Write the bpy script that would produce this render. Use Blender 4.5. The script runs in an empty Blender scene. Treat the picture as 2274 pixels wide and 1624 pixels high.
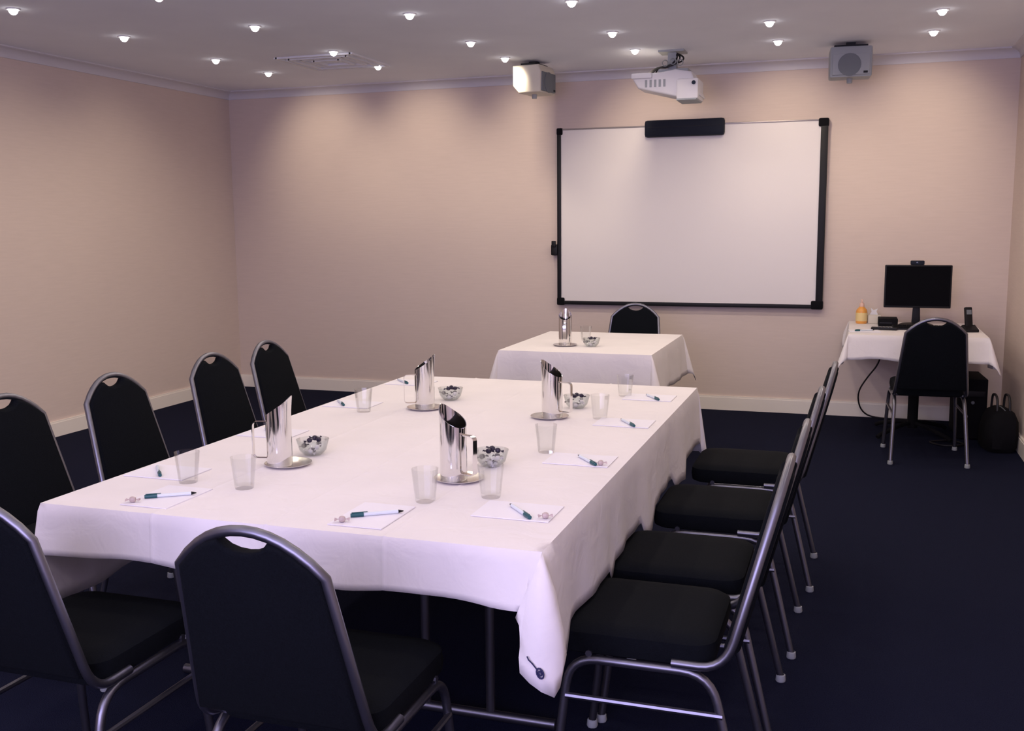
import bpy, bmesh, math, random
from mathutils import Vector, Matrix
PI = math.pi
scene = bpy.context.scene
C = scene.collection

# ------------------------------------------------------------------ camera
YAW, PITCH, ROLL, FPX = 0.3241, -0.1400, -0.0088, 2261.66
CAM = Vector((5.4059, -8.1333, 1.5))
cyw, syw = math.cos(YAW), math.sin(YAW)
cp, sp = math.cos(PITCH), math.sin(PITCH)
fwd = Vector((-syw * cp, cyw * cp, sp))
rt0 = Vector((cyw, syw, 0))
up0 = Vector((syw * sp, -cyw * sp, cp))
rt = math.cos(ROLL) * rt0 + math.sin(ROLL) * up0
upv = -math.sin(ROLL) * rt0 + math.cos(ROLL) * up0
cam = bpy.data.cameras.new('camera')
cam.sensor_width = 36.0
cam.lens = FPX / 2274 * 36
cam.clip_start = 0.02
camo = bpy.data.objects.new('camera', cam)
M = Matrix.Identity(4)
for i in range(3):
    M[i][0] = rt[i]; M[i][1] = upv[i]; M[i][2] = -fwd[i]; M[i][3] = CAM[i]
camo.matrix_world = M
C.objects.link(camo)
scene.camera = camo

# ------------------------------------------------------------------ world, window daylight, exposure
W, H, YF = 6.463, 2.681, -9.6          # room width, ceiling height, wall behind the camera
w = bpy.data.worlds.new('world'); scene.world = w; w.use_nodes = True
bg = w.node_tree.nodes['Background']
bg.inputs[0].default_value = (0.62, 0.70, 1.0, 1); bg.inputs[1].default_value = 0.6
DAY_POWER = 126
SPOT_POWER = 7.2          # dimmed zone over the long table
SPOT_FAR = 15.5             # zone by the whiteboard
WASH_POWER = 27; WASH_LEFT = 13
al = bpy.data.lights.new('window_daylight', 'AREA')
al.shape = 'RECTANGLE'; al.size = 3.4; al.size_y = 1.5; al.energy = DAY_POWER; al.color = (0.68, 0.59, 1.0)
alo = bpy.data.objects.new('window_daylight', al); C.objects.link(alo)
alo.location = (4.5, YF - 0.04, 1.65); alo.rotation_euler = (PI / 2, 0, 0)   # shines along +y
vs = scene.view_settings
vs.view_transform = 'Standard'; vs.look = 'None'; vs.exposure = 0.0; vs.gamma = 1.0; vs.use_curve_mapping = False

# ------------------------------------------------------------------ materials
def mat(name, col, rough=.6, metal=0, spec=.5, **kw):
    m = bpy.data.materials.new(name); m.use_nodes = True
    b = m.node_tree.nodes['Principled BSDF']
    b.inputs['Base Color'].default_value = (*col, 1); b.inputs['Roughness'].default_value = rough
    b.inputs['Metallic'].default_value = metal; b.inputs['Specular IOR Level'].default_value = spec
    for k, v in kw.items(): b.inputs[k].default_value = v
    return m
def noisy(name, c1, c2, scale=(1, 1, 1), nscale=20, rough=.8, bump=0, bscale=None, detail=4, spec=.3, contrast=(.3, .7), dist=.002):
    m = mat(name, c1, rough, 0, spec); nt = m.node_tree; b = nt.nodes['Principled BSDF']
    tc = nt.nodes.new('ShaderNodeTexCoord'); mp = nt.nodes.new('ShaderNodeMapping'); mp.inputs['Scale'].default_value = scale
    n = nt.nodes.new('ShaderNodeTexNoise'); n.inputs['Scale'].default_value = nscale; n.inputs['Detail'].default_value = detail
    r = nt.nodes.new('ShaderNodeValToRGB')
    r.color_ramp.elements[0].position, r.color_ramp.elements[1].position = contrast
    r.color_ramp.elements[0].color = (*c1, 1); r.color_ramp.elements[1].color = (*c2, 1)
    L = nt.links.new
    L(tc.outputs['Object'], mp.inputs[0]); L(mp.outputs[0], n.inputs['Vector']); L(n.outputs['Fac'], r.inputs[0]); L(r.outputs[0], b.inputs['Base Color'])
    if bump:
        bp = nt.nodes.new('ShaderNodeBump'); bp.inputs['Strength'].default_value = bump; bp.inputs['Distance'].default_value = dist
        n2 = n
        if bscale:
            n2 = nt.nodes.new('ShaderNodeTexNoise'); n2.inputs['Scale'].default_value = bscale; L(mp.outputs[0], n2.inputs['Vector'])
        L(n2.outputs['Fac'], bp.inputs['Height']); L(bp.outputs[0], b.inputs['Normal'])
    return m
def clear_glass(name, tint=(.95, .97, .97), edge=.55, base=.06):
    m = bpy.data.materials.new(name); m.use_nodes = True; nt = m.node_tree; nt.nodes.clear()
    o = nt.nodes.new('ShaderNodeOutputMaterial'); mx = nt.nodes.new('ShaderNodeMixShader')
    t = nt.nodes.new('ShaderNodeBsdfTransparent'); t.inputs[0].default_value = (*tint, 1)
    g = nt.nodes.new('ShaderNodeBsdfGlossy'); g.inputs['Roughness'].default_value = .03; g.inputs[0].default_value = (.9, .9, .9, 1)
    lw = nt.nodes.new('ShaderNodeLayerWeight'); lw.inputs[0].default_value = .25
    mr = nt.nodes.new('ShaderNodeMapRange'); mr.inputs[3].default_value = base; mr.inputs[4].default_value = edge
    L = nt.links.new
    L(lw.outputs['Fresnel'], mr.inputs[0]); L(mr.outputs[0], mx.inputs[0]); L(t.outputs[0], mx.inputs[1]); L(g.outputs[0], mx.inputs[2]); L(mx.outputs[0], o.inputs[0])
    return m
def emis(name, col, s):
    m = bpy.data.materials.new(name); m.use_nodes = True; nt = m.node_tree; nt.nodes.clear()
    o = nt.nodes.new('ShaderNodeOutputMaterial'); e = nt.nodes.new('ShaderNodeEmission'); e.inputs[0].default_value = (*col, 1); e.inputs[1].default_value = s
    nt.links.new(e.outputs[0], o.inputs[0]); return m
MT = dict(
    wall=noisy('wall_vinyl', (.665, .562, .500), (.695, .588, .524), (1, 1, 14), 6, .75, .12, None, 6, dist=.001),
    ceil=noisy('ceiling_paint', (.82, .86, .95), (.85, .89, .98), (1, 1, 1), 3, .9),
    cornice=mat('cornice_paint', (.66, .65, .68), .6),
    base=mat('baseboard_paint', (.86, .81, .73), .45),
    carpet=noisy('carpet', (.0055, .0065, .017), (.015, .018, .042), (1, 1, 1), 260, 1.0, .8, None, 3, .05, (.25, .75), .004),
    fabric=noisy('black_upholstery', (.0018, .0025, .0042), (.0042, .0056, .0086), (1, 1, 1), 300, .95, .3, None, 3, .12),
    steel_tube=mat('grey_metal_tube', (.185, .185, .225), .36, .95),
    chrome=mat('polished_steel', (.80, .78, .77), .09, 1),
    plate=mat('satin_steel', (.78, .75, .74), .25, 1),
    cloth=noisy('white_table_linen', (.80, .765, .765), (.84, .80, .80), (1, 1, 1), 5, .85, .15, 420, 3, .2, (.3, .7), .0006),
    glass=clear_glass('clear_glass', (.972, .975, .975), .34, .012),
    bowl=clear_glass('bowl_glass', (.93, .95, .95), .5, .09),
    black=mat('black_plastic', (.004, .004, .006), .5, 0, .3),
    blackm=mat('matte_black_plastic', (.004, .004, .006), .9, 0, .2),
    navy=mat('blue_black_plastic', (.004, .008, .020), .6, 0, .25),
    board=mat('whiteboard_enamel', (.80, .765, .74), .4),
    grey=mat('grey_aluminium', (.30, .27, .26), .4, .6),
    cream=mat('cream_plastic', (.66, .62, .52), .5),
    white=mat('white_plastic', (.80, .80, .82), .4),
    greyp=mat('grey_plastic', (.34, .37, .39), .55),
    greyd=mat('dark_grey_mesh', (.16, .18, .20), .7),
    paper=mat('white_paper', (.84, .82, .88), .8),
    teal=mat('teal_plastic', (.010, .085, .105), .35),
    penw=mat('pale_pen_plastic', (.70, .76, .82), .35),
    dark_w=mat('dark_wrapper', (.018, .012, .035), .35),
    lite_w=mat('white_wrapper', (.72, .68, .72), .4),
    red_w=mat('pink_wrapper', (.52, .42, .40), .5),
    screen=mat('monitor_glass', (.0015, .0015, .0025), .55, 0, .06),
    orange=mat('orange_juice', (.80, .36, .07), .3),
    yellow=mat('pale_yellow_label', (.80, .62, .28), .5),
    pink=mat('pale_peach_plastic', (.85, .58, .46), .4),
    wood=mat('laminate', (.30, .24, .19), .5),
    logo=mat('navy_embroidery', (.022, .022, .085), .8),
    lamp=emis('lamp_glow', (1.0, .93, .90), 9),
    led=emis('led_glow', (.9, .95, 1), .4),
    vent=mat('vent_paint', (.74, .76, .80), .6),
    glasspane=clear_glass('window_glass', (.97, .98, 1), .3, .04),
    lens=mat('lens_glass', (.02, .03, .05), .05),
    cable=mat('black_cable', (.010, .009, .012), .5),
)

# soft wrinkles in the table linen
nt = MT['cloth'].node_tree
bp1 = [n for n in nt.nodes if n.type == 'BUMP'][0]
n3 = nt.nodes.new('ShaderNodeTexNoise'); n3.inputs['Scale'].default_value = 11; n3.inputs['Detail'].default_value = 3; n3.inputs['Distortion'].default_value = .8
bp2 = nt.nodes.new('ShaderNodeBump'); bp2.inputs['Strength'].default_value = .30; bp2.inputs['Distance'].default_value = .012
nt.links.new([n for n in nt.nodes if n.type == 'MAPPING'][0].outputs[0], n3.inputs['Vector'])
nt.links.new(n3.outputs['Fac'], bp2.inputs['Height']); nt.links.new(bp2.outputs[0], bp1.inputs['Normal'])

# ------------------------------------------------------------------ mesh helpers
def box(bm, x0, x1, y0, y1, z0, z1, mtx=None, bev=0):
    b = bmesh.new()
    r = bmesh.ops.create_cube(b, size=1)
    for v in b.verts:
        v.co = Vector((x0 + (v.co.x + .5) * (x1 - x0), y0 + (v.co.y + .5) * (y1 - y0), z0 + (v.co.z + .5) * (z1 - z0)))
    if bev: bmesh.ops.bevel(b, geom=b.edges[:], offset=bev, segments=2, profile=.6, affect='EDGES')
    merge(bm, b, mtx)
def merge(bm, b, mtx=None):
    if mtx is not None: bmesh.ops.transform(b, matrix=mtx, verts=b.verts[:])
    mp = {v: bm.verts.new(v.co) for v in b.verts}
    for f in b.faces:
        try: bm.faces.new([mp[v] for v in f.verts])
        except ValueError: pass
    b.free()
def fillet(pts, r, n=5):
    pts = [Vector(p) for p in pts]; out = [pts[0]]
    for i in range(1, len(pts) - 1):
        a, b, c = pts[i - 1], pts[i], pts[i + 1]
        d1 = min(r, (a - b).length * .49); d2 = min(r, (c - b).length * .49)
        p, q = b + (a - b).normalized() * d1, b + (c - b).normalized() * d2
        for k in range(n + 1):
            t = k / n
            out.append((1 - t) ** 2 * p + 2 * t * (1 - t) * b + t * t * q)
    out.append(pts[-1]); return out
def tube(bm, pts, r, seg=8, cap=True, flat=None):
    """round tube (or flat strap: flat=(half width, half thickness, width axis))"""
    pts = [Vector(p) for p in pts]; rings = []; nrm = None
    for i, p in enumerate(pts):
        t = (pts[min(i + 1, len(pts) - 1)] - pts[max(i - 1, 0)]).normalized()
        if flat:
            u = Vector(flat[2]).normalized(); v = t.cross(u).normalized()
            ring = [p + u * flat[0] * a + v * flat[1] * b for a, b in ((1, 1), (-1, 1), (-1, -1), (1, -1))]
        else:
            if nrm is None: nrm = t.orthogonal().normalized()
            nrm = (nrm - t * nrm.dot(t)).normalized(); bn = t.cross(nrm)
            ring = [p + (nrm * math.cos(2 * PI * k / seg) + bn * math.sin(2 * PI * k / seg)) * r for k in range(seg)]
        rings.append([bm.verts.new(c) for c in ring])
    n = len(rings[0])
    for a, b in zip(rings, rings[1:]):
        for k in range(n): bm.faces.new((a[k], a[(k + 1) % n], b[(k + 1) % n], b[k]))
    if cap: bm.faces.new(rings[0][::-1]); bm.faces.new(rings[-1])
def lathe(bm, prof, seg=20, mtx=None, close=False):
    b = bmesh.new(); rings = []
    for r, z in prof:
        if r < 1e-6: rings.append([b.verts.new((0, 0, z))])
        else: rings.append([b.verts.new((r * math.cos(2 * PI * k / seg), r * math.sin(2 * PI * k / seg), z)) for k in range(seg)])
    prs = list(zip(rings, rings[1:]))
    if close: prs.append((rings[-1], rings[0]))
    for a, c in prs:
        for k in range(seg):
            k2 = (k + 1) % seg
            if len(a) == 1 and len(c) == 1: continue
            if len(a) == 1: b.faces.new((a[0], c[k2], c[k]))
            elif len(c) == 1: b.faces.new((a[k], a[k2], c[0]))
            else: b.faces.new((a[k], a[k2], c[k2], c[k]))
    bmesh.ops.recalc_face_normals(b, faces=b.faces[:])
    merge(bm, b, mtx)
def prism(bm, outline, axis, d0, d1, bev=0, mtx=None):
    """outline: list of (a,b); axis 'x': (y,z) outline, 'y': (x,z), 'z': (x,y)"""
    f3 = {'x': lambda a, b, d: (d, a, b), 'y': lambda a, b, d: (a, d, b), 'z': lambda a, b, d: (a, b, d)}[axis]
    b = bmesh.new()
    v0 = [b.verts.new(f3(*p, d0)) for p in outline]; v1 = [b.verts.new(f3(*p, d1)) for p in outline]
    f0 = b.faces.new(v0); f1 = b.faces.new(v1[::-1]); n = len(outline)
    for k in range(n): b.faces.new((v0[(k + 1) % n], v0[k], v1[k], v1[(k + 1) % n]))
    bmesh.ops.recalc_face_normals(b, faces=b.faces[:])
    if bev:
        rim = [e for e in b.edges if (e in f0.edges) or (e in f1.edges)]
        bmesh.ops.bevel(b, geom=rim, offset=bev, segments=3, profile=.5, affect='EDGES')
    bmesh.ops.triangulate(b, faces=[f for f in b.faces if len(f.verts) > 4])
    merge(bm, b, mtx)
def mesh_of(fn, *a, **k):
    bm = bmesh.new(); fn(bm, *a, **k); return bm
def obj(name, bm, m, parent=None, smooth=True, angle=40):
    me = bpy.data.meshes.new(name)
    bm.normal_update(); bm.to_mesh(me); bm.free()
    me.materials.append(MT[m])
    if smooth:
        me.shade_smooth()
        try: me.set_sharp_from_angle(angle=math.radians(angle))
        except Exception: pass
    o = bpy.data.objects.new(name, me); C.objects.link(o)
    if parent: o.parent = parent
    return o
def thing(name, label, cat, loc=(0, 0, 0), rz=0, group=None):
    o = bpy.data.objects.new(name, None); C.objects.link(o)
    o.empty_display_size = .05
    o.location = loc; o.rotation_euler = (0, 0, rz); tag(o, label, cat, group); return o
def tag(o, label, cat, group=None):
    o['label'] = label; o['category'] = cat
    if group: o['group'] = group
    return o
def struct(name, bm, m, parent=None, label=None, smooth=False):
    o = obj(name, bm, m, parent, smooth); 
    if not parent: o['kind'] = 'structure'
    if label: o['label'] = label
    return o
def dup(root, loc, rz, label=None, group=None):
    def cpy(o, par):
        c = o.copy(); C.objects.link(c)
        if par: c.parent = par
        for ch in list(o.children): cpy(ch, c)
        return c
    r = cpy(root, None); r.location = loc; r.rotation_euler = (0, 0, rz)
    if label: r['label'] = label
    if group: r['group'] = group
    return r

# ------------------------------------------------------------------ room shell
T = .12
def wallbox(*a): return mesh_of(box, *a)
struct('floor', wallbox(-T, W + T, YF - T, T, -T, 0), 'carpet', label='dark navy carpet floor')
struct('ceiling', wallbox(-T, W + T, YF - T, T, H, H + T), 'ceil', label='flat grey-white painted ceiling')
struct('wall_back', wallbox(-T, W + T, 0, T, 0, H), 'wall', label='beige textured wall behind the whiteboard')
struct('wall_left', wallbox(-T, 0, YF, 0, 0, H), 'wall', label='bare beige textured side wall')
struct('wall_right', wallbox(W, W + T, YF, 0, 0, H), 'wall', label='beige textured wall beside the computer desk')
bm = bmesh.new()                                              # wall behind the camera, with the daylight window
wx0, wx1, wz0, wz1 = 2.75, 6.25, .85, 2.45
box(bm, -T, wx0, YF - T, YF, 0, H); box(bm, wx1, W + T, YF - T, YF, 0, H)
box(bm, wx0, wx1, YF - T, YF, 0, wz0); box(bm, wx0, wx1, YF - T, YF, wz1, H)
struct('wall_front', bm, 'wall', label='beige wall with a wide daylight window')
bm = bmesh.new()
for a in ((wx0, wx0 + .05, wz0, wz1), (wx1 - .05, wx1, wz0, wz1), (wx0, wx1, wz0, wz0 + .05), (wx0, wx1, wz1 - .05, wz1), (4.475, 4.525, wz0, wz1)):
    box(bm, a[0], a[1], YF - .10, YF - .05, a[2], a[3])
win = struct('window_1', bm, 'white', label='wide white framed window')
for a, b in ((wx0 + .05, 4.475), (4.525, wx1 - .05)):
    struct('pane', wallbox(a, b, YF - .08, YF - .074, wz0 + .05, wz1 - .05), 'glasspane', win)
# baseboards
def skirting(name, x0, x1, y0, y1):
    bm = bmesh.new(); box(bm, x0, x1, y0, y1, 0, .10)
    dx = .004
    if x1 - x0 > y1 - y0: box(bm, x0, x1, (y0 if y0 < -1e-6 and y1 > -.02 else y0) + .004, y1, .10, .112)
    else: box(bm, x0 + (dx if x0 > 1 else 0), x1 - (dx if x0 < 1 else 0), y0, y1, .10, .112)
    struct(name, bm, 'base')
skirting('baseboard_back', 0, W, -.018, 0)
skirting('baseboard_left', 0, .018, YF, -.018)
skirting('baseboard_right', W - .018, W, YF, -.018)
skirting('baseboard_front', .018, W - .018, YF, YF + .018)
# cove cornice along each wall
def cove(k=6, s=.07):
    pts = [(0, 0), (s, 0), (s, -.008)]
    for i in range(k + 1):
        t = i / k * PI / 2
        pts.append((s - .006 - (s - .014) * math.sin(t), -.012 - (s - .018) * (1 - math.cos(t))))
    pts += [(.008, -s), (0, -s)]
    return pts
cv = cove()
bm = bmesh.new(); prism(bm, [(-a, H + b) for a, b in cv], 'x', 0, W); struct('trim_1', bm, 'cornice', smooth=True)
bm = bmesh.new(); prism(bm, [(a, H + b) for a, b in cv], 'y', YF, 0); struct('trim_2', bm, 'cornice', smooth=True)
bm = bmesh.new(); prism(bm, [(W - a, H + b) for a, b in cv], 'y', YF, 0); struct('trim_3', bm, 'cornice', smooth=True)

# ------------------------------------------------------------------ ceiling downlights
GX = [.985, 1.935, 2.95, 3.905, 4.87, 5.83]
GY = [-.92, -1.62, -2.60, -3.50, -4.45, -5.40, -6.35, -7.30, -8.30]
trim_bm = bmesh.new(); lathe(trim_bm, [(.026, 0), (.026, -.005), (.034, -.006), (.038, -.001), (.038, 0)], 24)
trim0 = obj('trim_ring', trim_bm, 'white')
lamp_bm = bmesh.new(); lathe(lamp_bm, [(.0, -.034), (.012, -.031), (.021, -.022), (.0255, -.010), (.025, 0)], 20)
lamp0 = obj('lamp_lens', lamp_bm, 'lamp')
sl = bpy.data.lights.new('downlight_beam', 'SPOT'); sl.energy = SPOT_POWER; sl.color = (1.0, .85, .70)
sl.spot_size = math.radians(172); sl.spot_blend = .5; sl.shadow_soft_size = .03
wl = bpy.data.lights.new('wall_wash_beam', 'SPOT'); wl.energy = WASH_POWER; wl.color = (1.0, .82, .62)
wl.spot_size = math.radians(78); wl.spot_blend = 1.0; wl.shadow_soft_size = .03      # the row by the whiteboard wall is tilted towards it
sf = sl.copy(); sf.energy = SPOT_FAR
wl2 = wl.copy(); wl2.energy = WASH_LEFT; wl2.spot_size = math.radians(110)
first = True
for y in GY:
    for x in GX:
        od = 'first second third fourth fifth sixth seventh eighth ninth'.split()
        r = thing('recessed_downlight', 'recessed downlight in the %s row from the whiteboard wall, %s from the bare wall' % (od[GY.index(y)], od[GX.index(x)]), 'downlight', (x, y, H), 0, 'recessed downlights in the ceiling')
        if first: a, b = trim0, lamp0
        else:
            a, b = trim0.copy(), lamp0.copy(); C.objects.link(a); C.objects.link(b)
        a.parent = r; b.parent = r; first = False
        so = bpy.data.objects.new('downlight_beam', wl if y == GY[0] else wl2 if x == GX[0] else sf if y > -2.7 else sl); C.objects.link(so); so.parent = r; so.location = (0, 0, -.042)
        if y == GY[0]: so.rotation_euler = (math.radians(58), 0, 0)
        elif x == GX[0]: so.rotation_euler = (0, math.radians(34), 0)

# ceiling air diffuser
vt = thing('air_diffuser', 'flat square air diffuser set in the ceiling near the bare wall corner', 'vent', (1.72, -1.22, H))
for k, s in enumerate((.30, .235, .17, .105)):
    bm = bmesh.new()
    for sx in (-1, 1):
        box(bm, sx * s - .012, sx * s + .012, -s - .012, s + .012, -.012 - .003 * (k % 2), 0)
        box(bm, -s, s, sx * s - .012, sx * s + .012, -.0119 - .003 * (k % 2), 0)
    obj('louver_frame', bm, 'vent', vt, False)

# ------------------------------------------------------------------ tablecloths
def wob(s, seed, f=1.0):
    return (math.sin(s * 9.1 * f + seed) + .6 * math.sin(s * 17.3 * f + seed * 2.3) + .4 * math.sin(s * 31.7 * f + seed * 3.1)) / 2.0
def crease(d, w=.006): return math.exp(-(d / w) ** 2)
def tablecloth(x0, x1, y0, y1, z, drops, seed=0, flare=.03, wav=.012, creases=(), special=None, tilt=(12, 12, 12, 12), step=.03, hemw=.012, rest=None):
    """drops: front(-y), right(+x), back(+y), left(-x)"""
    bm = bmesh.new(); NR = 9
    def ticks(a, b, extra=()):
        n = max(2, int((b - a) / step)); t = [a + (b - a) * i / n for i in range(n + 1)]
        for e in extra: t += [e - .008, e - .004, e, e + .004, e + .008]
        return sorted(set(round(v, 5) for v in t))
    xs, ys = ticks(x0, x1, creases), ticks(y0, y1)
    def ztop(x, y): return z + sum(.0022 * crease(x - c) for c in creases) - .0002
    top = [[bm.verts.new((x, y, ztop(x, y))) for x in xs] for y in ys]
    for j in range(len(ys) - 1):
        for i in range(len(xs) - 1): bm.faces.new((top[j][i], top[j][i + 1], top[j + 1][i + 1], top[j + 1][i]))
    cols = []
    def side(verts, n, drop, sd, rest=None):
        L = (verts[-1].co - verts[0].co).length
        for v in verts:
            s = (v.co - verts[0].co).length
            e = min(1, s / .12, (L - s) / .12)
            col = [v]
            for k in range(1, NR):
                t = k / (NR - 1)
                cz = sum(.003 * crease(v.co.x - c, .005) for c in creases) if abs(n.y) > .5 else 0
                out = .005 + flare * t * (.6 + .4 * (1 - e)) + wav * t * wob(s, sd) * (.3 + .7 * e) + cz
                dr = drop * (1 + hemw / drop * wob(s, sd + 1.7, .8) * e)
                if rest:
                    on = max(min(1, max(0, (min(v.co.y - a, b - v.co.y) + .03) / .03)) for a, b in rest[0])
                    dr = dr * (1 - on) + min(dr, rest[1] + .004 * wob(s, sd, 2)) * on
                dz = dr * t
                col.append(bm.verts.new(v.co + n * out - Vector((0, 0, dz))))
            cols.append(col)
    def corner(v, n1, n2, a, b, tl, swing=0):
        N = 10
        for i in range(1, N):
            ph = i / N * PI / 2
            r = min(a / max(1e-4, math.cos(ph)), b / max(1e-4, math.sin(ph)))
            tt = math.radians(tl) * (math.sin(2 * ph) ** .7)
            az = (n1 * math.cos(ph) + n2 * math.sin(ph)).normalized()
            col = [v]
            for k in range(1, NR):
                t = k / (NR - 1)
                hor = r * t * math.sin(tt) + .005 + flare * t
                col.append(bm.verts.new(v.co + az * hor - Vector((0, 0, r * t * math.cos(tt)))))
            cols.append(col)
    F, R, B, Lf = Vector((0, -1, 0)), Vector((1, 0, 0)), Vector((0, 1, 0)), Vector((-1, 0, 0))
    fv = top[0]; rv = [r_[-1] for r_ in top]; bv = top[-1][::-1]; lv = [r_[0] for r_ in top][::-1]
    side(fv[:-1] if special else fv, F, drops[0], seed)
    if special: special(bm, cols, NR, rv[0])
    else: corner(rv[0], F, R, drops[0], drops[1], tilt[0])
    side(rv[2:] if special else rv, R, drops[1], seed + 2, rest)
    corner(bv[0], R, B, drops[1], drops[2], tilt[1])
    side(bv, B, drops[2], seed + 4); corner(lv[0], B, Lf, drops[2], drops[3], tilt[2])
    side(lv, Lf, drops[3], seed + 6); corner(fv[0], Lf, F, drops[3], drops[0], tilt[3])
    n = len(cols)
    for i in range(n):
        a, b = cols[i], cols[(i + 1) % n]
        for k in range(NR - 1):
            q = []
            for v in (a[k], a[k + 1], b[k + 1], b[k]):
                if v not in q: q.append(v)
            if len(q) >= 3:
                try: bm.faces.new(q)
                except ValueError: pass
    bmesh.ops.recalc_face_normals(bm, faces=bm.faces[:])
    return bm
ZT = .745
TX0, TX1, TY0, TY1 = 3.303, 4.746, -5.963, -3.523
flap = {}
def near_corner(bm, cols, NR, v):
    """the square corner of the cloth, folded over on itself and hanging as a flap"""
    def poly(pts):
        pts = [Vector(p) for p in pts]; ln = [0]
        for a, b in zip(pts, pts[1:]): ln.append(ln[-1] + (b - a).length)
        out = []
        for k in range(NR):
            s = ln[-1] * k / (NR - 1)
            for i in range(len(pts) - 1):
                if s <= ln[i + 1] + 1e-9:
                    out.append(pts[i].lerp(pts[i + 1], (s - ln[i]) / (ln[i + 1] - ln[i]))); break
        return out
    t = tuple(v.co)
    curves = [
        [t, (4.715, -5.985, .66), (4.690, -5.995, .592)],
        [t, (4.722, -5.990, .66), (4.702, -6.004, .578)],
        [t, (4.728, -5.992, .66), (4.712, -6.006, .575), (4.706, -6.010, .55)],
        [t, (4.722, -5.996, .66), (4.712, -6.012, .58), (4.704, -6.016, .50), (4.708, -6.020, .470)],
        [t, (4.740, -6.006, .66), (4.738, -6.026, .57), (4.730, -6.030, .50), (4.736, -6.034, .455)],
        [t, (4.760, -6.006, .66), (4.764, -6.026, .56), (4.758, -6.030, .49), (4.764, -6.034, .438)],
        [t, (4.775, -5.996, .66), (4.790, -6.014, .56), (4.786, -6.018, .48), (4.792, -6.024, .424)],
        [t, (4.778, -5.985, .66), (4.800, -5.998, .56), (4.806, -5.996, .50), (4.800, -6.002, .440)],
        [t, (4.780, -5.972, .66), (4.802, -5.980, .57), (4.808, -5.975, .51)],
        [t, (4.765, -5.950, .66), (4.775, -5.940, .57), (4.780, -5.930, .50)],
        [t, (4.758, -5.930, .66), (4.764, -5.915, .55), (4.770, -5.905, .44)],
    ]
    for cnum, cr in enumerate(curves):
        ps = poly(cr)
        flap[cnum] = ps
        cols.append([v] + [bm.verts.new(p) for p in ps[1:]])
bm = tablecloth(TX0, TX1, TY0, TY1, ZT, (.138, .305, .30, .305), 1.3, .022, .012, (3.672, 4.015, 4.345), near_corner, (8, 6, 8, 3), rest=([(cy_ - .208, cy_ + .208) for cy_ in (-5.555, -5.075, -4.44, -3.76)], .244))
cl = obj('tablecloth', bm, 'cloth', None, True, 55)
tag(cl, 'large white tablecloth with fold creases over the long meeting table', 'tablecloth')
def solid(o, t=.0016):
    md = o.modifiers.new('thickness', 'SOLIDIFY'); md.thickness = t; md.offset = -1
solid(cl)
# embroidered mark on the hanging flap: ring, filled swirl and a tail
def flap_pt(u, vv):
    cs = [3, 4, 5, 6]; f = u * (len(cs) - 1); i = min(int(f), len(cs) - 2); fr = f - i
    def at(c):
        g = vv * (len(flap[c]) - 1); k = min(int(g), len(flap[c]) - 2)
        return flap[c][k].lerp(flap[c][k + 1], g - k)
    return at(cs[i]).lerp(at(cs[i + 1]), fr)
P0 = flap_pt(.62, .86); ex = (flap_pt(.85, .86) - flap_pt(.3, .86)).normalized(); ez = (flap_pt(.62, .95) - flap_pt(.62, .7)).normalized()
en = ex.cross(ez).normalized()
if en.y > 0: en = -en
bm = bmesh.new()
def lp(a, b, h=.004): return P0 + ex * a + ez * b + en * h
tube(bm, [lp(.006 + .009 * math.cos(t / 12 * 2 * PI), .011 * math.sin(t / 12 * 2 * PI)) for t in range(13)], .0022, 6)
tube(bm, [lp(.006 + .004 * math.cos(t / 8 * 2 * PI), .005 * math.sin(t / 8 * 2 * PI)) for t in range(9)], .0022, 6)
tube(bm, [lp(-.002, -.005), lp(-.014, -.013), lp(-.024, -.017), lp(-.028, -.023)], .0016, 6)
obj('embroidered_mark', bm, 'logo', cl)['label'] = 'navy embroidered round mark with a tail'

bm = tablecloth(3.413, 4.333, -2.453, -1.356, ZT, (.26, .26, .21, .26), 4.1, .035, .012, (), None, (14, 12, 10, 12))
c2 = tag(obj('tablecloth', bm, 'cloth', None, True, 55), 'white tablecloth over the small presenter table below the whiteboard', 'tablecloth'); solid(c2)
bm = tablecloth(5.385, 6.235, -1.085, -.12, ZT, (.165, .20, .05, .20), 2.2, .03, .010, (), None, (14, 10, 8, 14))
c3 = tag(obj('tablecloth', bm, 'cloth', None, True, 55), 'white tablecloth over the computer desk', 'tablecloth'); solid(c3)

# ------------------------------------------------------------------ tables under the cloths
def trestle(name, label, x0, x1, y0, y1, fc, fy):
    t = thing(name, label, 'table', ((x0 + x1) / 2, (y0 + y1) / 2, 0)); ox, oy = t.location.x, t.location.y
    bm = bmesh.new(); box(bm, x0 - ox, x1 - ox, y0 - oy, y1 - oy, ZT - .032, ZT - .004, None, .004); obj('tabletop', bm, 'wood', t)
    for y in fy:
        for dx in (-.105, .105):
            bm = bmesh.new(); tube(bm, [(fc + dx - ox, y - oy, .03), (fc + dx - ox, y - oy, ZT - .032)], .014, 10); obj('leg', bm, 'steel_tube', t)
        bm = bmesh.new(); tube(bm, [(fc - .31 - ox, y - oy, .016), (fc + .31 - ox, y - oy, .016)], .016, 10); obj('foot_bar', bm, 'steel_tube', t)
    return t
trestle('folding_table', 'folding table under the long white cloth, desk side half', 4.028, 4.738, -5.955, -3.531, 4.301, (-5.389, -4.0))
trestle('folding_table', 'folding table under the long white cloth, bare wall half', 3.311, 4.020, -5.955, -3.531, 3.62, (-5.389, -4.0))
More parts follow.
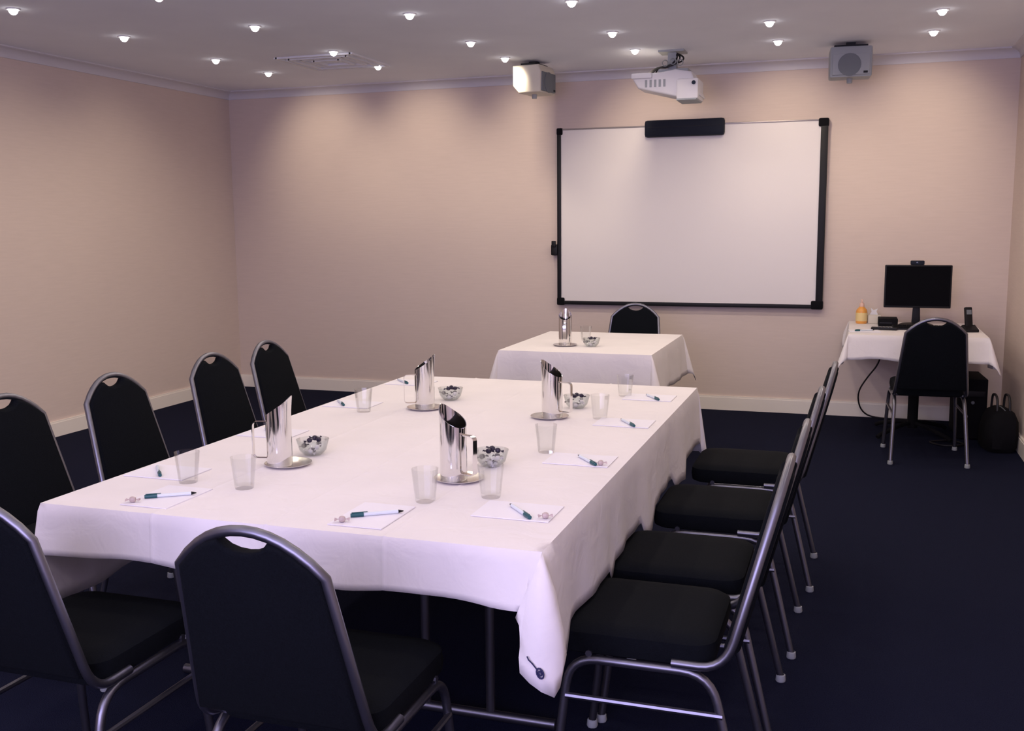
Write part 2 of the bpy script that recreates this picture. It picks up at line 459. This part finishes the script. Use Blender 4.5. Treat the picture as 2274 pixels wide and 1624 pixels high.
def pedestal(name, label, x0, x1, y0, y1, cx, cy, m='blackm'):
    t = thing(name, label, 'table', (cx, cy, 0))
    bm = bmesh.new(); box(bm, x0 - cx, x1 - cx, y0 - cy, y1 - cy, ZT - .032, ZT - .004, None, .004); obj('tabletop', bm, 'wood', t)
    bm = bmesh.new(); lathe(bm, [(0, .05), (.035, .05), (.035, ZT - .06), (.16, ZT - .045), (.16, ZT - .033), (0, ZT - .033)], 16); obj('column', bm, m, t)
    for k in range(4):
        a = PI / 4 + k * PI / 2; c, s = math.cos(a), math.sin(a)
        bm = bmesh.new(); tube(bm, [(0, 0, .085), (c * .12, s * .12, .075), (c * .30, s * .30, .03), (c * .33, s * .33, .014)], .014, 8)
        obj('foot', bm, m, t)
pedestal('pedestal_table', 'small table under the white cloth below the whiteboard', 3.421, 4.325, -2.445, -1.364, 3.87, -1.9)
pedestal('pedestal_table', 'black pedestal table carrying the computer by the wall', 5.393, 6.227, -1.077, -.128, 5.83, -.60)

# ------------------------------------------------------------------ banquet chairs
def make_chair(label, group):
    t = thing('banquet_chair', label, 'chair', (0, 0, 0), 0, group)
    r = .0115
    # seat cushion, rounded plan, domed top
    def plan(hw, y0, y1, rr, n=5):
        out = []
        for cx, cy, a0 in ((hw - rr, y1 - rr, 0), (-hw + rr, y1 - rr, 90), (-hw + rr, y0 + rr, 180), (hw - rr, y0 + rr, 270)):
            for k in range(n + 1):
                a = math.radians(a0 + 90 * k / n); out.append((cx + rr * math.cos(a), cy + rr * math.sin(a)))
        return out
    bm = bmesh.new(); prev = None
    SF = .028
    lay = [(.192, -.190, .192, .05, .416), (.199, -.198, .203, .055, .421), (.203, -.202, .207, .06, .445), (.200, -.200, .204, .06, .472),
           (.185, -.188, .190, .06, .483), (.150, -.150, .150, .06, .488), (.06, -.06, .06, .05, .490)]
    for hw, y0, y1, rr, z in lay:
        ring = [bm.verts.new((x, y + SF, z)) for x, y in plan(hw, y0, y1, rr)]
        if prev:
            n = len(ring)
            for k in range(n): bm.faces.new((prev[k], prev[(k + 1) % n], ring[(k + 1) % n], ring[k]))
        else: bm.faces.new(ring[::-1])
        prev = ring
    bm.faces.new(prev)
    obj('seat', bm, 'fabric', t)
    # one bent tube: seat rail - back post - arch - back post - seat rail
    def ypost(z): return -.205 - (z - .44) * .265
    HS, ZS, ZP = .166, .820, .908                       # shoulder half width / height, peak height
    arch = []
    for k in range(0, 13):
        u = -1 + 2 * k / 12
        zz = ZP - (ZP - ZS) * (abs(u) ** 2.1)
        arch.append((-HS * u, ypost(zz), zz))
    left = fillet([(.204, -.07, .424), (.207, -.200, .424), (HS + .002, ypost(ZS - .012), ZS - .012)], .075, 6)
    right = [Vector((-p.x, p.y, p.z)) for p in left][::-1]
    path = left[:-1] + [Vector(p) for p in arch] + right[1:]
    bm = bmesh.new(); tube(bm, path, r, 10); obj('back_frame', bm, 'steel_tube', t)
    # padded back panel with the handle opening at the top
    ol = []
    def hw_at(z): return .2065 + (HS - .2065) * (z - .44) / (ZS - .44)
    ins = .006
    ol += [(-hw_at(.465) + ins, .465), (hw_at(.465) - ins, .465), (HS - ins, ZS)]
    for k in range(1, 12):
        u = 1 - 2 * k / 12
        if abs(u) > .36: ol.append((HS * u * .985, ZP - ins - (ZP - ZS) * (abs(u) ** 2.1)))
        if k in (4,):
            for j in range(9):
                a = j / 8 * PI
                ol.append((.056 * math.cos(a), ZP - .014 - (.006 if j in (0, 8) else 0) - .030 * math.sin(a)))
    ol.append((-HS + ins, ZS))
    bm = bmesh.new(); prism(bm, ol, 'y', -.020, .020, .010)
    for v in bm.verts:                                   # lean with the posts, slight lumbar bow
        v.co.y += ypost(v.co.z)
    obj('backrest', bm, 'fabric', t, True, 60)
    # side leg frames: inverted U with a cross bar, glides on the feet
    for s in (-1, 1):
        x = s * .208
        bm = bmesh.new()
        pts = fillet([(x + s * .012, .235, .012), (x - s * .008, .190, .405), (x - s * .008, -.165, .405), (x + s * .012, -.262, .012)], .075, 6)
        tube(bm, pts, r, 10); lf = obj('leg_frame', bm, 'steel_tube', t)
        bm = bmesh.new(); tube(bm, [(x + s * .003, .198, .305), (x + s * .003, -.197, .305)], .008, 8); obj('cross_bar', bm, 'steel_tube', lf)
        for y in (.235, -.262):
            bm = bmesh.new(); lathe(bm, [(0, 0), (.015, 0), (.017, .004), (.015, .022), (.0118, .024)], 10, Matrix.Translation((x + s * .012, y, 0)))
            obj('foot_glide', bm, 'greyp', lf)
    for y in (.14, -.14):
        bm = bmesh.new(); tube(bm, [(-.205, y, .42), (.205, y, .42)], .009, 8); obj('seat_rail', bm, 'steel_tube', t)
    return t
gl, gr_, ge = 'chairs along the bare wall side', 'chairs along the computer desk side', 'chairs at the table end'
pre = 'black padded banquet chair '
ch0 = make_chair(pre + 'on the bare wall side, fourth from the whiteboard end', gl)
ch0.location = (2.905, -5.36, 0); ch0.rotation_euler = (0, 0, -PI / 2)
for (x, y, rz, lab, g) in [
    (2.93, -4.83, -PI / 2, 'on the bare wall side, third from the whiteboard end', gl),
    (2.935, -4.18, -PI / 2 - .03, 'on the bare wall side, second from the whiteboard end', gl),
    (2.915, -3.66, -PI / 2 + .03, 'on the bare wall side, first from the whiteboard end', gl),
    (4.945, -5.555, PI / 2, 'on the computer desk side, fourth from the whiteboard end', gr_),
    (4.963, -5.075, PI / 2, 'on the computer desk side, third from the whiteboard end', gr_),
    (4.985, -4.44, PI / 2, 'on the computer desk side, second from the whiteboard end', gr_),
    (5.018, -3.76, PI / 2, 'on the computer desk side, first from the whiteboard end', gr_),
    (3.555, -6.12, 0, 'at the table end away from whiteboard, beside the wall row', ge),
    (4.292, -6.15, 0, 'at the table end away from whiteboard, beside the desk row', ge),
    (3.93, -1.27, PI, 'behind the small presenter table, back to the whiteboard', None),
    (5.862, -1.305, .06, 'pulled up to the computer desk', None)]:
    d = dup(ch0, (x, y, 0), rz, pre + lab, g)
    if g is None and 'group' in d: del d['group']

# ------------------------------------------------------------------ tableware
def make_jug():
    t = thing('water_jug', '', 'jug')
    bm = bmesh.new(); N = 28; R = .040
    def rim(a): return .158 + .052 * (.5 + .5 * math.cos(a)) + .012 * max(0, math.cos(a)) ** 6
    rows = []
    prof = [(R * .96, 0, 0), (R, .004, 0), (R, .25, 1), (R, .5, 1), (R, .75, 1), (R, 1, 1), (R - .002, 1, 1), (R - .002, .5, 1), (R - .002, .06, 1)]
    for rr, h, f in prof:
        row = []
        for k in range(N):
            a = 2 * PI * k / N; z = h * rim(a) if f else h
            q = rr + (.006 * max(0, math.cos(a)) ** 8 if (f and h == 1) else 0)
            row.append(bm.verts.new((q * math.cos(a), q * math.sin(a), z)))
        rows.append(row)
    for a, b in zip(rows, rows[1:]):
        for k in range(N): bm.faces.new((a[k], a[(k + 1) % N], b[(k + 1) % N], b[k]))
    bm.faces.new(rows[0][::-1]); bm.faces.new(rows[-1])
    bmesh.ops.recalc_face_normals(bm, faces=bm.faces[:])
    obj('body', bm, 'chrome', t)
    bm = bmesh.new()
    tube(bm, fillet([(-R + .002, 0, .138), (-.083, 0, .138), (-.083, 0, .022), (-R + .002, 0, .022)], .014, 4), 0, flat=(.009, .0014, (0, 1, 0)))
    obj('handle', bm, 'chrome', t)
    return t
jug0 = make_jug()
plate_bm = bmesh.new(); lathe(plate_bm, [(0, .0), (.055, .0), (.074, .007), (.0745, .0085), (.072, .0085), (.054, .003), (0, .003)], 32)
plate0 = obj('coaster_plate', plate_bm, 'plate')
bowl_bm = bmesh.new(); lathe(bowl_bm, [(0, 0), (.028, 0), (.044, .016), (.053, .048), (.0545, .052), (.0525, .052), (.042, .018), (.027, .004), (0, .004)], 24)
bowl0 = obj('mint_bowl', bowl_bm, 'bowl')
gb = bmesh.new(); lathe(gb, [(0, 0), (.026, 0), (.0275, .003), (.037, .092), (.0373, .093), (.0355, .093), (.0265, .012), (0, .010)], 12)
glass0 = obj('tumbler', gb, 'glass', None, True, 20)
def mint_mesh(m):
    bm = bmesh.new(); lathe(bm, [(0, -.009), (.006, -.0075), (.0085, -.003), (.0088, 0), (.0085, .003), (.006, .0075), (0, .009)], 8, Matrix.Rotation(PI / 2, 4, 'Y'))
    for s in (-1, 1):
        a = bm.verts.new((s * .0075, 0, 0))
        fan = [bm.verts.new((s * .019, .009 * c, .003 * ((i % 2) * 2 - 1))) for i, c in enumerate((-1, -.5, 0, .5, 1))]
        for p, q in zip(fan, fan[1:]): bm.faces.new((a, p, q))
    return obj('wrapped_mint', bm, m)
mints = [mint_mesh('dark_w'), mint_mesh('lite_w'), mint_mesh('red_w')]
used = set()
def place(o, loc, rz, label, cat, group=None, rx=0, ry=0):
    if o.name in used:
        n = o.copy(); C.objects.link(n); 
    else: used.add(o.name); n = o
    n.location = loc; n.rotation_euler = (rx, ry, rz); tag(n, label, cat, group)
    if not group and 'group' in n: del n['group']
    return n
rnd = random.Random(5)
sets = [  # jug xy, spout heading, plate offset, bowl xy, where
    ((3.712, -5.395), .25, (3.733, -5.224), 'wall half, away from whiteboard', (.018, .02)),
    ((3.757, -4.350), .45, (3.780, -4.126), 'wall half, whiteboard end', (0, 0)),
    ((4.306, -5.408), PI - .35, (4.353, -5.208), 'desk half, away from whiteboard', (.012, .012)),
    ((4.312, -4.393), PI - .2, (4.350, -4.165), 'desk half, whiteboard end', (-.01, 0)),
    ((3.739, -2.141), PI / 2 + .2, (3.905, -2.144), 'presenter', (0, 0)),
]
fj = True
for (jx, jy), a, (bx, by), where, (px, py) in sets:
    on = 'on the presenter table under the whiteboard' if where == 'presenter' else 'on long table, ' + where
    place(plate0, (jx + px, jy + py, ZT + .0006), 0, 'round steel coaster plate under the jug ' + on, 'plate', 'coaster plates')
    if fj: jug0.location = (jx, jy, ZT + .0038); jug0.rotation_euler = (0, 0, a); j = jug0; fj = False
    else: j = dup(jug0, (jx, jy, ZT + .0038), a)
    tag(j, 'polished steel water jug with slanted rim ' + on, 'jug', 'steel water jugs')
    place(bowl0, (bx, by, ZT + .0006), 0, 'small clear glass bowl of wrapped mints ' + on, 'bowl', 'mint bowls')
    for k in range(9):
        ang = k * 2.4; rr = (.0, .018, .020, .022, .030, .031, .030, .012, .020)[k]
        z = ZT + (.014 if k < 3 else .030 if k < 6 else .050)
        m = mints[0] if k in (0, 3, 4, 6, 7, 8) else mints[1]
        dark = m is mints[0]
        place(m, (bx + rr * math.cos(ang), by + rr * math.sin(ang), z), rnd.uniform(0, PI),
              ('dark purple' if dark else 'white') + ' wrapped mint in the glass bowl ' + on, 'mint', 'mints in bowls', rnd.uniform(-.4, .4), rnd.uniform(-.35, .35))
for x, y, lab in [(3.560, -5.655, 'beside the pad at the bare wall corner of the long table'), (3.759, -5.666, 'beside the end pad on the bare wall half of the long table'),
                  (3.546, -4.483, 'by the second pad from the whiteboard on the bare wall side'), (4.318, -5.647, 'on the centre of the long table end away from whiteboard'),
                  (4.474, -5.553, 'by the fourth pad from the whiteboard on the desk side'), (4.462, -4.976, 'by the third pad from the whiteboard on the desk side'),
                  (4.495, -4.361, 'by the second pad from the whiteboard on the desk side'), (4.479, -3.832, 'by the first pad from the whiteboard on the desk side'),
                  (3.795, -1.85, 'on the presenter table, behind its mint bowl')]:
    place(glass0, (x, y, ZT + .0006), rnd.uniform(0, 1), 'clear glass tumbler ' + lab, 'glass', 'glass tumblers')
# notepads
pad_bm = bmesh.new(); box(pad_bm, -.075, .075, -.105, .105, 0, .0025); pad0 = obj('notepad', pad_bm, 'paper', None, False)
def make_pen():
    t = thing('ballpoint_pen', '', 'pen')
    def seg(name, m, x0, x1, r0, r1):
        bm = bmesh.new(); lathe(bm, [(0, x0), (r0, x0), (r1, x1), (0, x1)], 10, Matrix.Rotation(PI / 2, 4, 'Y')); return obj(name, bm, m, t)
    seg('barrel', 'penw', -.04, .052, .0048, .0048); cp_ = seg('cap', 'teal', -.072, -.0385, .0052, .0062)
    seg('tip', 'black', .052, .066, .0048, .0012)
    bm = bmesh.new(); box(bm, -.069, -.028, -.0015, .0015, .0058, .0072); obj('clip', bm, 'teal', cp_, False)
    return t
pen0 = make_pen(); pens = [pen0]
def pen(a, b, label, group='pens on notepads', z=ZT + .0088):
    a, b = Vector(a), Vector(b); c = (a + b) / 2; rz = math.atan2(b.y - a.y, b.x - a.x)
    if 'u' in used: p = dup(pen0, (c.x, c.y, z), rz)
    else: p = pen0; used.add('u'); p.location = (c.x, c.y, z); p.rotation_euler = (0, 0, rz)
    tag(p, label, 'pen', group)
    if not group and 'group' in p: del p['group']
places = [  # pad centre, pad rz, pen cap end, pen tip end, where, mint spot
    ((3.605, -5.812), .0, (3.565, -5.850), (3.675, -5.775), 'at the long table end, bare wall half', (3.555, -5.895)),
    ((4.240, -5.812), .0, (4.201, -5.848), (4.310, -5.773), 'at the long table end, desk half', (4.195, -5.895)),
    ((4.590, -5.665), PI / 2, (4.637, -5.726), (4.560, -5.635), 'on the desk side, fourth from whiteboard', (4.680, -5.715)),
    ((4.600, -5.055), PI / 2, (4.662, -5.124), (4.585, -5.025), 'on the desk side, third from whiteboard', (4.680, -5.115)),
    ((4.605, -4.425), PI / 2, (4.656, -4.500), (4.583, -4.388), 'on the desk side, second from whiteboard', None),
    ((4.590, -3.850), PI / 2, (4.644, -3.928), (4.564, -3.806), 'on the desk side, first from whiteboard', None),
    ((3.425, -5.570), PI / 2, (3.450, -5.640), (3.345, -5.520), 'on bare wall side, fourth from whiteboard', None),
    ((3.420, -4.960), PI / 2, (3.460, -5.010), (3.360, -4.920), 'on bare wall side, third from whiteboard', None),
    ((3.425, -4.345), PI / 2, (3.410, -4.400), (3.330, -4.300), 'on bare wall side, second from whiteboard', None),
    ((3.425, -3.740), PI / 2, (3.430, -3.800), (3.330, -3.700), 'on bare wall side, first from whiteboard', None),
]
for c, rz, a, b, lab, mint in places:
    place(pad0, (*c, ZT + .0006), rz, 'white notepad sheet ' + lab, 'notepad', 'notepads on the long table')
    pen(a, b, 'white pen with teal cap on the pad ' + lab)
    if mint: place(mints[2], (*mint, ZT + .0115), .4, 'single pink wrapped mint by the pad ' + lab, 'mint', 'loose mints')

# ------------------------------------------------------------------ whiteboard
BX0, BX1, BZ0, BZ1 = 3.0915, 5.1852, .8251, 2.2402
wb = thing('interactive_whiteboard', 'wide interactive whiteboard with black side and bottom frame on the wall', 'whiteboard', ((BX0 + BX1) / 2, 0, BZ0))
ox, oz = wb.location.x, wb.location.z
def wpart(name, m, x0, x1, y0, y1, z0, z1, bev=0, par=None, sm=True):
    bm = bmesh.new(); box(bm, x0 - ox, x1 - ox, y0, y1, z0 - oz, z1 - oz, None, bev); return obj(name, bm, m, par or wb, sm)
wpart('writing_surface', 'board', BX0 + .02, BX1 - .02, -.045, -.003, BZ0 + .02, BZ1 - .01)
wpart('side_rail', 'black', BX0, BX0 + .032, -.06, -.003, BZ0, BZ1, .006)
wpart('side_rail', 'black', BX1 - .052, BX1, -.06, -.003, BZ0, BZ1, .006)
wpart('bottom_rail', 'black', BX0, BX1, -.06, -.003, BZ0, BZ0 + .030, .006)
wpart('top_rail', 'grey', BX0 + .03, BX1 - .05, -.052, -.003, BZ1 - .012, BZ1, .003)
for x0, x1, z0, z1 in ((BX0 - .004, BX0 + .06, BZ0 - .006, BZ0 + .055), (BX1 - .085, BX1 + .004, BZ0 - .006, BZ0 + .06), (BX0 - .004, BX0 + .045, BZ1 - .05, BZ1 + .006), (BX1 - .07, BX1 + .004, BZ1 - .055, BZ1 + .006)):
    wpart('corner_cap', 'blackm', x0, x1, -.064, -.003, z0, z1, .012)
hd = wpart('camera_bar', 'navy', 3.812, 4.428, -.10, -.040, 2.145, 2.275, .022)
wpart('seam', 'black', 3.84, 4.40, -.103, -.099, 2.218, 2.222, 0, hd)
pt = wpart('pen_holder', 'black', 3.040, BX0 + .004, -.07, -.003, 1.225, 1.315, .012)
wpart('pen_clip', 'black', 3.050, BX0 - .006, -.085, -.07, 1.295, 1.345, .005, pt)

# ------------------------------------------------------------------ speakers and projector under the ceiling
def speaker(label, x, y, z, rz, body_m, front_m, tilt=0):
    t = thing('loudspeaker', label, 'speaker', (x, y, z), rz, 'ceiling loudspeakers')
    hw, hd_, hh = .135, .115, .10
    bm = bmesh.new()
    prism(bm, [(hd_, hh), (-hd_ * .8, hh), (-hd_, hh * .5), (-hd_ * .95, -hh), (hd_ * .6, -hh), (hd_, -hh * .45)], 'x', -hw, hw, .012)
    body = obj('cabinet', bm, body_m, t)
    bm = bmesh.new(); box(bm, -hw + .015, hw - .015, -hd_ - .006, -hd_ + .02, -hh + .012, hh * .5, None, .006); g = obj('grille', bm, front_m, t)
    bm = bmesh.new(); lathe(bm, [(.074, 0), (.074, .004), (.064, .005), (.03, .001), (0, .003)], 24, Matrix.Translation((-.01, -hd_ - .0065, -.022)) @ Matrix.Rotation(PI / 2, 4, 'X')); obj('cone_ring', bm, 'greyd', g)
    bm = bmesh.new(); box(bm, hw - .055, hw - .028, -hd_ - .010, -hd_ - .004, -hh + .020, -hh + .034); obj('badge', bm, 'black', g, False)
    bm = bmesh.new(); box(bm, -hw * .8, hw * .8, -.06, .06, hh, hh + .016)
    box(bm, -.03, .03, -.03, .03, hh + .01, H - z); obj('ceiling_bracket', bm, 'black', t, False)
    bm = bmesh.new(); lathe(bm, [(0, -hh - .03), (.018, -hh - .03), (.02, -hh), (0, -hh)], 12); obj('knob', bm, 'greyp', t)
    return t
speaker('cream boxy loudspeaker turned sideways under the ceiling, beside the projector', 3.085, -.64, 2.545, math.radians(82), 'cream', 'greyd')
speaker('grey loudspeaker with round grille under the ceiling, above the computer desk', 5.328, -.64, 2.545, math.radians(4), 'greyp', 'greyp')

pj = thing('projector', 'white projector on a ceiling arm above the whiteboard', 'projector', (4.12, -.75, 2.44))
bm = bmesh.new()
prism(bm, [(-.235, .075), (-.05, .085), (.06, .10), (.17, .08), (.215, -.03), (.235, -.085), (.08, -.09), (-.06, -.055), (-.20, -.02), (-.24, .045)], 'y', -.13, .13, .014)
obj('body', bm, 'white', pj)
bm = bmesh.new(); box(bm, .075, .225, -.165, .10, -.108, .03, None, .014); fb = obj('lens_housing', bm, 'white', pj)
bm = bmesh.new(); lathe(bm, [(0, .0), (.011, .0), (.014, .004), (.014, .012), (0, .012)], 14, Matrix.Translation((.195, -.163, -.002)) @ Matrix.Rotation(PI / 2, 4, 'X')); obj('lens', bm, 'lens', fb)
bm = bmesh.new(); box(bm, .075, .215, -.168, .09, -.116, -.104, None, .003); obj('base_strip', bm, 'greyp', fb)
bm = bmesh.new(); box(bm, -.245, -.10, -.15, -.02, .045, .082, None, .008); obj('side_wing', bm, 'white', pj)
for k in range(5):
    bm = bmesh.new(); box(bm, -.15 + k * .032, -.135 + k * .032, -.134, -.126, -.015, .035); obj('vent_slot', bm, 'greyp', pj, False)
bm = bmesh.new(); box(bm, -.07, .14, -.07, .09, .092, .112, None, .004); box(bm, -.01, .05, -.03, .03, .11, H - 2.44 - .012); box(bm, -.07, .11, -.08, .08, H - 2.44 - .014, H - 2.44)
obj('ceiling_arm', bm, 'greyp', pj, False)
bm = bmesh.new()
for s in range(3):
    tube(bm, fillet([(-.16 + .03 * s, -.02, .085), (-.08, -.05 + .02 * s, .13), (.0 + .05 * s, -.075, .115 + .02 * s), (.07 + .02 * s, -.05, .19), (.03, .0, H - 2.44 - .01)], .04, 4), .006, 6)
obj('cable_bundle', bm, 'cable', pj)
for k, (dx, dz) in enumerate(((-.02, .15), (.035, .16), (.085, .15))):
    bm = bmesh.new(); lathe(bm, [(.020, -.008), (.024, 0), (.020, .008), (.016, 0)], 14, Matrix.Translation((dx, -.08, dz)) @ Matrix.Rotation(PI / 2, 4, 'X'), True); obj('clamp_ring', bm, 'greyp', pj)

# ------------------------------------------------------------------ computer desk
mo = thing('computer_monitor', 'black flat computer monitor on the corner desk', 'monitor', (5.836, -.36, ZT + .0006))
bm = bmesh.new(); box(bm, -.222, .222, -.022, .018, .125, .428, None, .006); mb = obj('casing', bm, 'black', mo)
bm = bmesh.new(); box(bm, -.212, .212, -.0245, -.020, .140, .420); obj('screen', bm, 'screen', mb, False)
bm = bmesh.new(); prism(bm, [(-.030, .0), (.030, 0), (.022, .16), (-.022, .16)], 'y', .016, .034, .003); obj('stand_neck', bm, 'black', mo)
bm = bmesh.new(); lathe(bm, [(0, 0), (.115, 0), (.118, .004), (.10, .012), (.03, .018), (0, .018)], 28); obj('stand_base', bm, 'black', mo)
wc = thing('webcam', 'small black webcam clipped on top of the monitor', 'webcam', (5.828, -.365, ZT + .430))
bm = bmesh.new(); box(bm, -.046, .046, -.022, .020, .0, .030, None, .007); b_ = obj('body', bm, 'navy', wc)
bm = bmesh.new(); lathe(bm, [(0, 0), (.009, 0), (.009, .004), (0, .005)], 12, Matrix.Translation((0, -.021, .015)) @ Matrix.Rotation(PI / 2, 4, 'X')); obj('lens', bm, 'lens', b_)
kb = thing('keyboard', 'black keyboard lying on the corner desk before the monitor', 'keyboard', (5.87, -.64, ZT + .0006), .02)
bm = bmesh.new(); prism(bm, [(-.07, 0), (.07, 0), (.07, .022), (-.07, .010)], 'x', -.20, .20, .003); kbb = obj('case', bm, 'black', kb)
for r_ in range(4):
    bm = bmesh.new()
    for c_ in range(13): box(bm, -.19 + c_ * .0292, -.166 + c_ * .0292, -.058 + r_ * .029, -.034 + r_ * .029, .010 + r_ * .0024, .017 + r_ * .0026)
    obj('key_row', bm, 'blackm', kbb, False)
bx = thing('media_box', 'flat black media player box on the desk behind the keyboard', 'box', (5.69, -.42, ZT + .0006))
bm = bmesh.new(); box(bm, -.11, .02, -.09, .09, 0, .055, None, .006); bb = obj('body', bm, 'blackm', bx)
bm = bmesh.new(); box(bm, -.10, -.02, -.0935, -.089, .022, .032); obj('disc_slot', bm, 'black', bb, False)
rm = thing('remote_control', 'black remote control lying on the desk near the orange bottle', 'remote', (5.615, -.735, ZT + .0006), PI / 2 - .1)
bm = bmesh.new(); box(bm, -.024, .024, -.085, .085, 0, .018, None, .006); rb = obj('shell', bm, 'black', rm)
for i in range(5):
    for j in (-1, 0, 1):
        bm = bmesh.new(); lathe(bm, [(0, .0175), (.0045, .0175), (.004, .020), (0, .0205)], 8, Matrix.Translation((j * .013, -.05 + i * .022, 0))); obj('button', bm, 'greyd', rb)
ph = thing('cordless_phone', 'black cordless phone upright in its cradle on the desk', 'phone', (6.150, -.72, ZT + .0006), .3)
bm = bmesh.new(); prism(bm, [(-.055, 0), (.05, 0), (.05, .03), (.01, .045), (-.055, .018)], 'x', -.045, .045, .006); obj('cradle', bm, 'black', ph)
bm = bmesh.new(); box(bm, -.024, .024, -.012, .014, .03, .165, Matrix.Rotation(-.22, 4, 'X'), .008); hs = obj('handset', bm, 'black', ph)
bm = bmesh.new(); box(bm, -.016, .016, -.0145, -.010, .115, .145, Matrix.Rotation(-.22, 4, 'X')); obj('display', bm, 'greyd', hs, False)
bt = thing('pump_bottle', 'orange and yellow bottle with pale nozzle at the desk corner', 'bottle', (5.468, -.30, ZT + .0006))
bm = bmesh.new(); lathe(bm, [(0, 0), (.036, 0), (.040, .006), (.040, .085), (.036, .10), (.020, .118), (.014, .125), (0, .125)], 20); obj('body', bm, 'orange', bt)
bm = bmesh.new(); lathe(bm, [(.0405, .018), (.0412, .02), (.0412, .075), (.0405, .078)], 20); obj('label_wrap', bm, 'yellow', bt)
bm = bmesh.new(); lathe(bm, [(.016, .120), (.018, .124), (.016, .145), (.007, .152), (.006, .172), (.0, .176)], 14); tube(bm, [(0, 0, .168), (.0, -.03, .166)], .005, 8); obj('nozzle', bm, 'pink', bt)
tb = thing('tissue_box', 'small cream tissue box beside the orange bottle', 'box', (5.552, -.24, ZT + .0006), .1)
bm = bmesh.new(); box(bm, -.045, .045, -.06, .06, 0, .06, None, .004); obj('carton', bm, 'cream', tb)
bm = bmesh.new(); prism(bm, [(-.03, .058), (.03, .058), (.018, .085), (.028, .105), (.0, .092), (-.022, .11), (-.016, .08)], 'y', -.006, .006); obj('tissue', bm, 'white', tb)
ppb = bmesh.new(); box(ppb, -.10, .10, -.07, .07, 0, .004)
pp = tag(obj('paper_sheet', ppb, 'paper', None, False), 'white sheet on the desk in front of the orange bottle', 'paper'); pp.location = (5.485, -.86, ZT + .0006); pp.rotation_euler = (0, 0, .1)
pen((5.45, -.90), (5.53, -.86), 'pale pen on the white sheet on the computer desk', None, ZT + .0105)
# under the desk
ct = thing('computer_tower', 'black computer tower standing under the desk by the wall', 'computer', (6.19, -.50, 0), .05)
bm = bmesh.new(); box(bm, -.09, .09, -.20, .20, .012, .42, None, .006); cb = obj('case', bm, 'blackm', ct)
bm = bmesh.new(); box(bm, -.075, .075, -.206, -.198, .30, .34, None, .002); obj('drive_bay', bm, 'black', cb)
bm = bmesh.new(); lathe(bm, [(0, 0), (.012, 0), (.010, .004), (0, .005)], 12, Matrix.Translation((0, -.200, .26)) @ Matrix.Rotation(PI / 2, 4, 'X')); obj('power_button', bm, 'greyd', cb)
for sx in (-.07, .07):
    for sy in (-.16, .16):
        bm = bmesh.new(); lathe(bm, [(0, 0), (.014, 0), (.016, .014), (0, .014)], 10, Matrix.Translation((sx, sy, 0))); obj('foot', bm, 'black', ct)
bgt = thing('equipment_bag', 'slumped black equipment bag with handles in the corner by the desk', 'bag', (6.335, -.93, 0), .12)
bm = bmesh.new(); prev = None
for i, (hx, hy, z, dx) in enumerate(((.085, .13, 0, 0), (.098, .16, .03, 0), (.10, .165, .12, 0), (.092, .15, .20, .004), (.07, .12, .255, .008), (.03, .09, .275, .01))):
    ring = []
    for k in range(20):
        a = 2 * PI * k / 20; c, s = math.cos(a), math.sin(a)
        e = (abs(c) ** 4 + abs(s) ** 4) ** -.25
        q = 1 + .035 * math.sin(3 * a + i * 1.3)
        ring.append(bm.verts.new((dx + hx * c * e * q, hy * s * e * q, z)))
    if prev:
        for k in range(20): bm.faces.new((prev[k], prev[(k + 1) % 20], ring[(k + 1) % 20], ring[k]))
    else: bm.faces.new(ring[::-1])
    prev = ring
bm.faces.new(prev); obj('body', bm, 'blackm', bgt)
for s in (-.03, .045):
    bm = bmesh.new(); tube(bm, fillet([(s, -.08, .25), (s, -.06, .36), (s, .06, .36), (s, .08, .25)], .05, 5), .008, 8); obj('handle', bm, 'cable', bgt)
bm = bmesh.new(); tube(bm, [(0.01, -.10, .272), (.01, 0, .279), (.01, .10, .272)], .004, 6); obj('zip', bm, 'greyd', bgt)
# cables
cb_ = bmesh.new()
tube(cb_, fillet([(5.62, -.70, .695), (5.60, -.60, .50), (5.52, -.40, .36), (5.46, -.22, .22), (5.48, -.12, .08), (5.56, -.08, .008), (5.80, -.07, .007), (6.02, -.10, .007)], .12, 5), .006, 7)
tag(obj('power_cable', cb_, 'cable'), 'black cable hanging from the desk edge to the floor', 'cable')
cb2 = bmesh.new()
tube(cb2, fillet([(6.05, -.78, .008), (5.9, -.86, .008), (6.02, -.98, .008), (6.16, -.90, .008), (6.10, -.80, .008)], .08, 5), .006, 7)
tag(obj('power_cable', cb2, 'cable'), 'loose loop of black cable on the carpet beside the bag', 'cable')
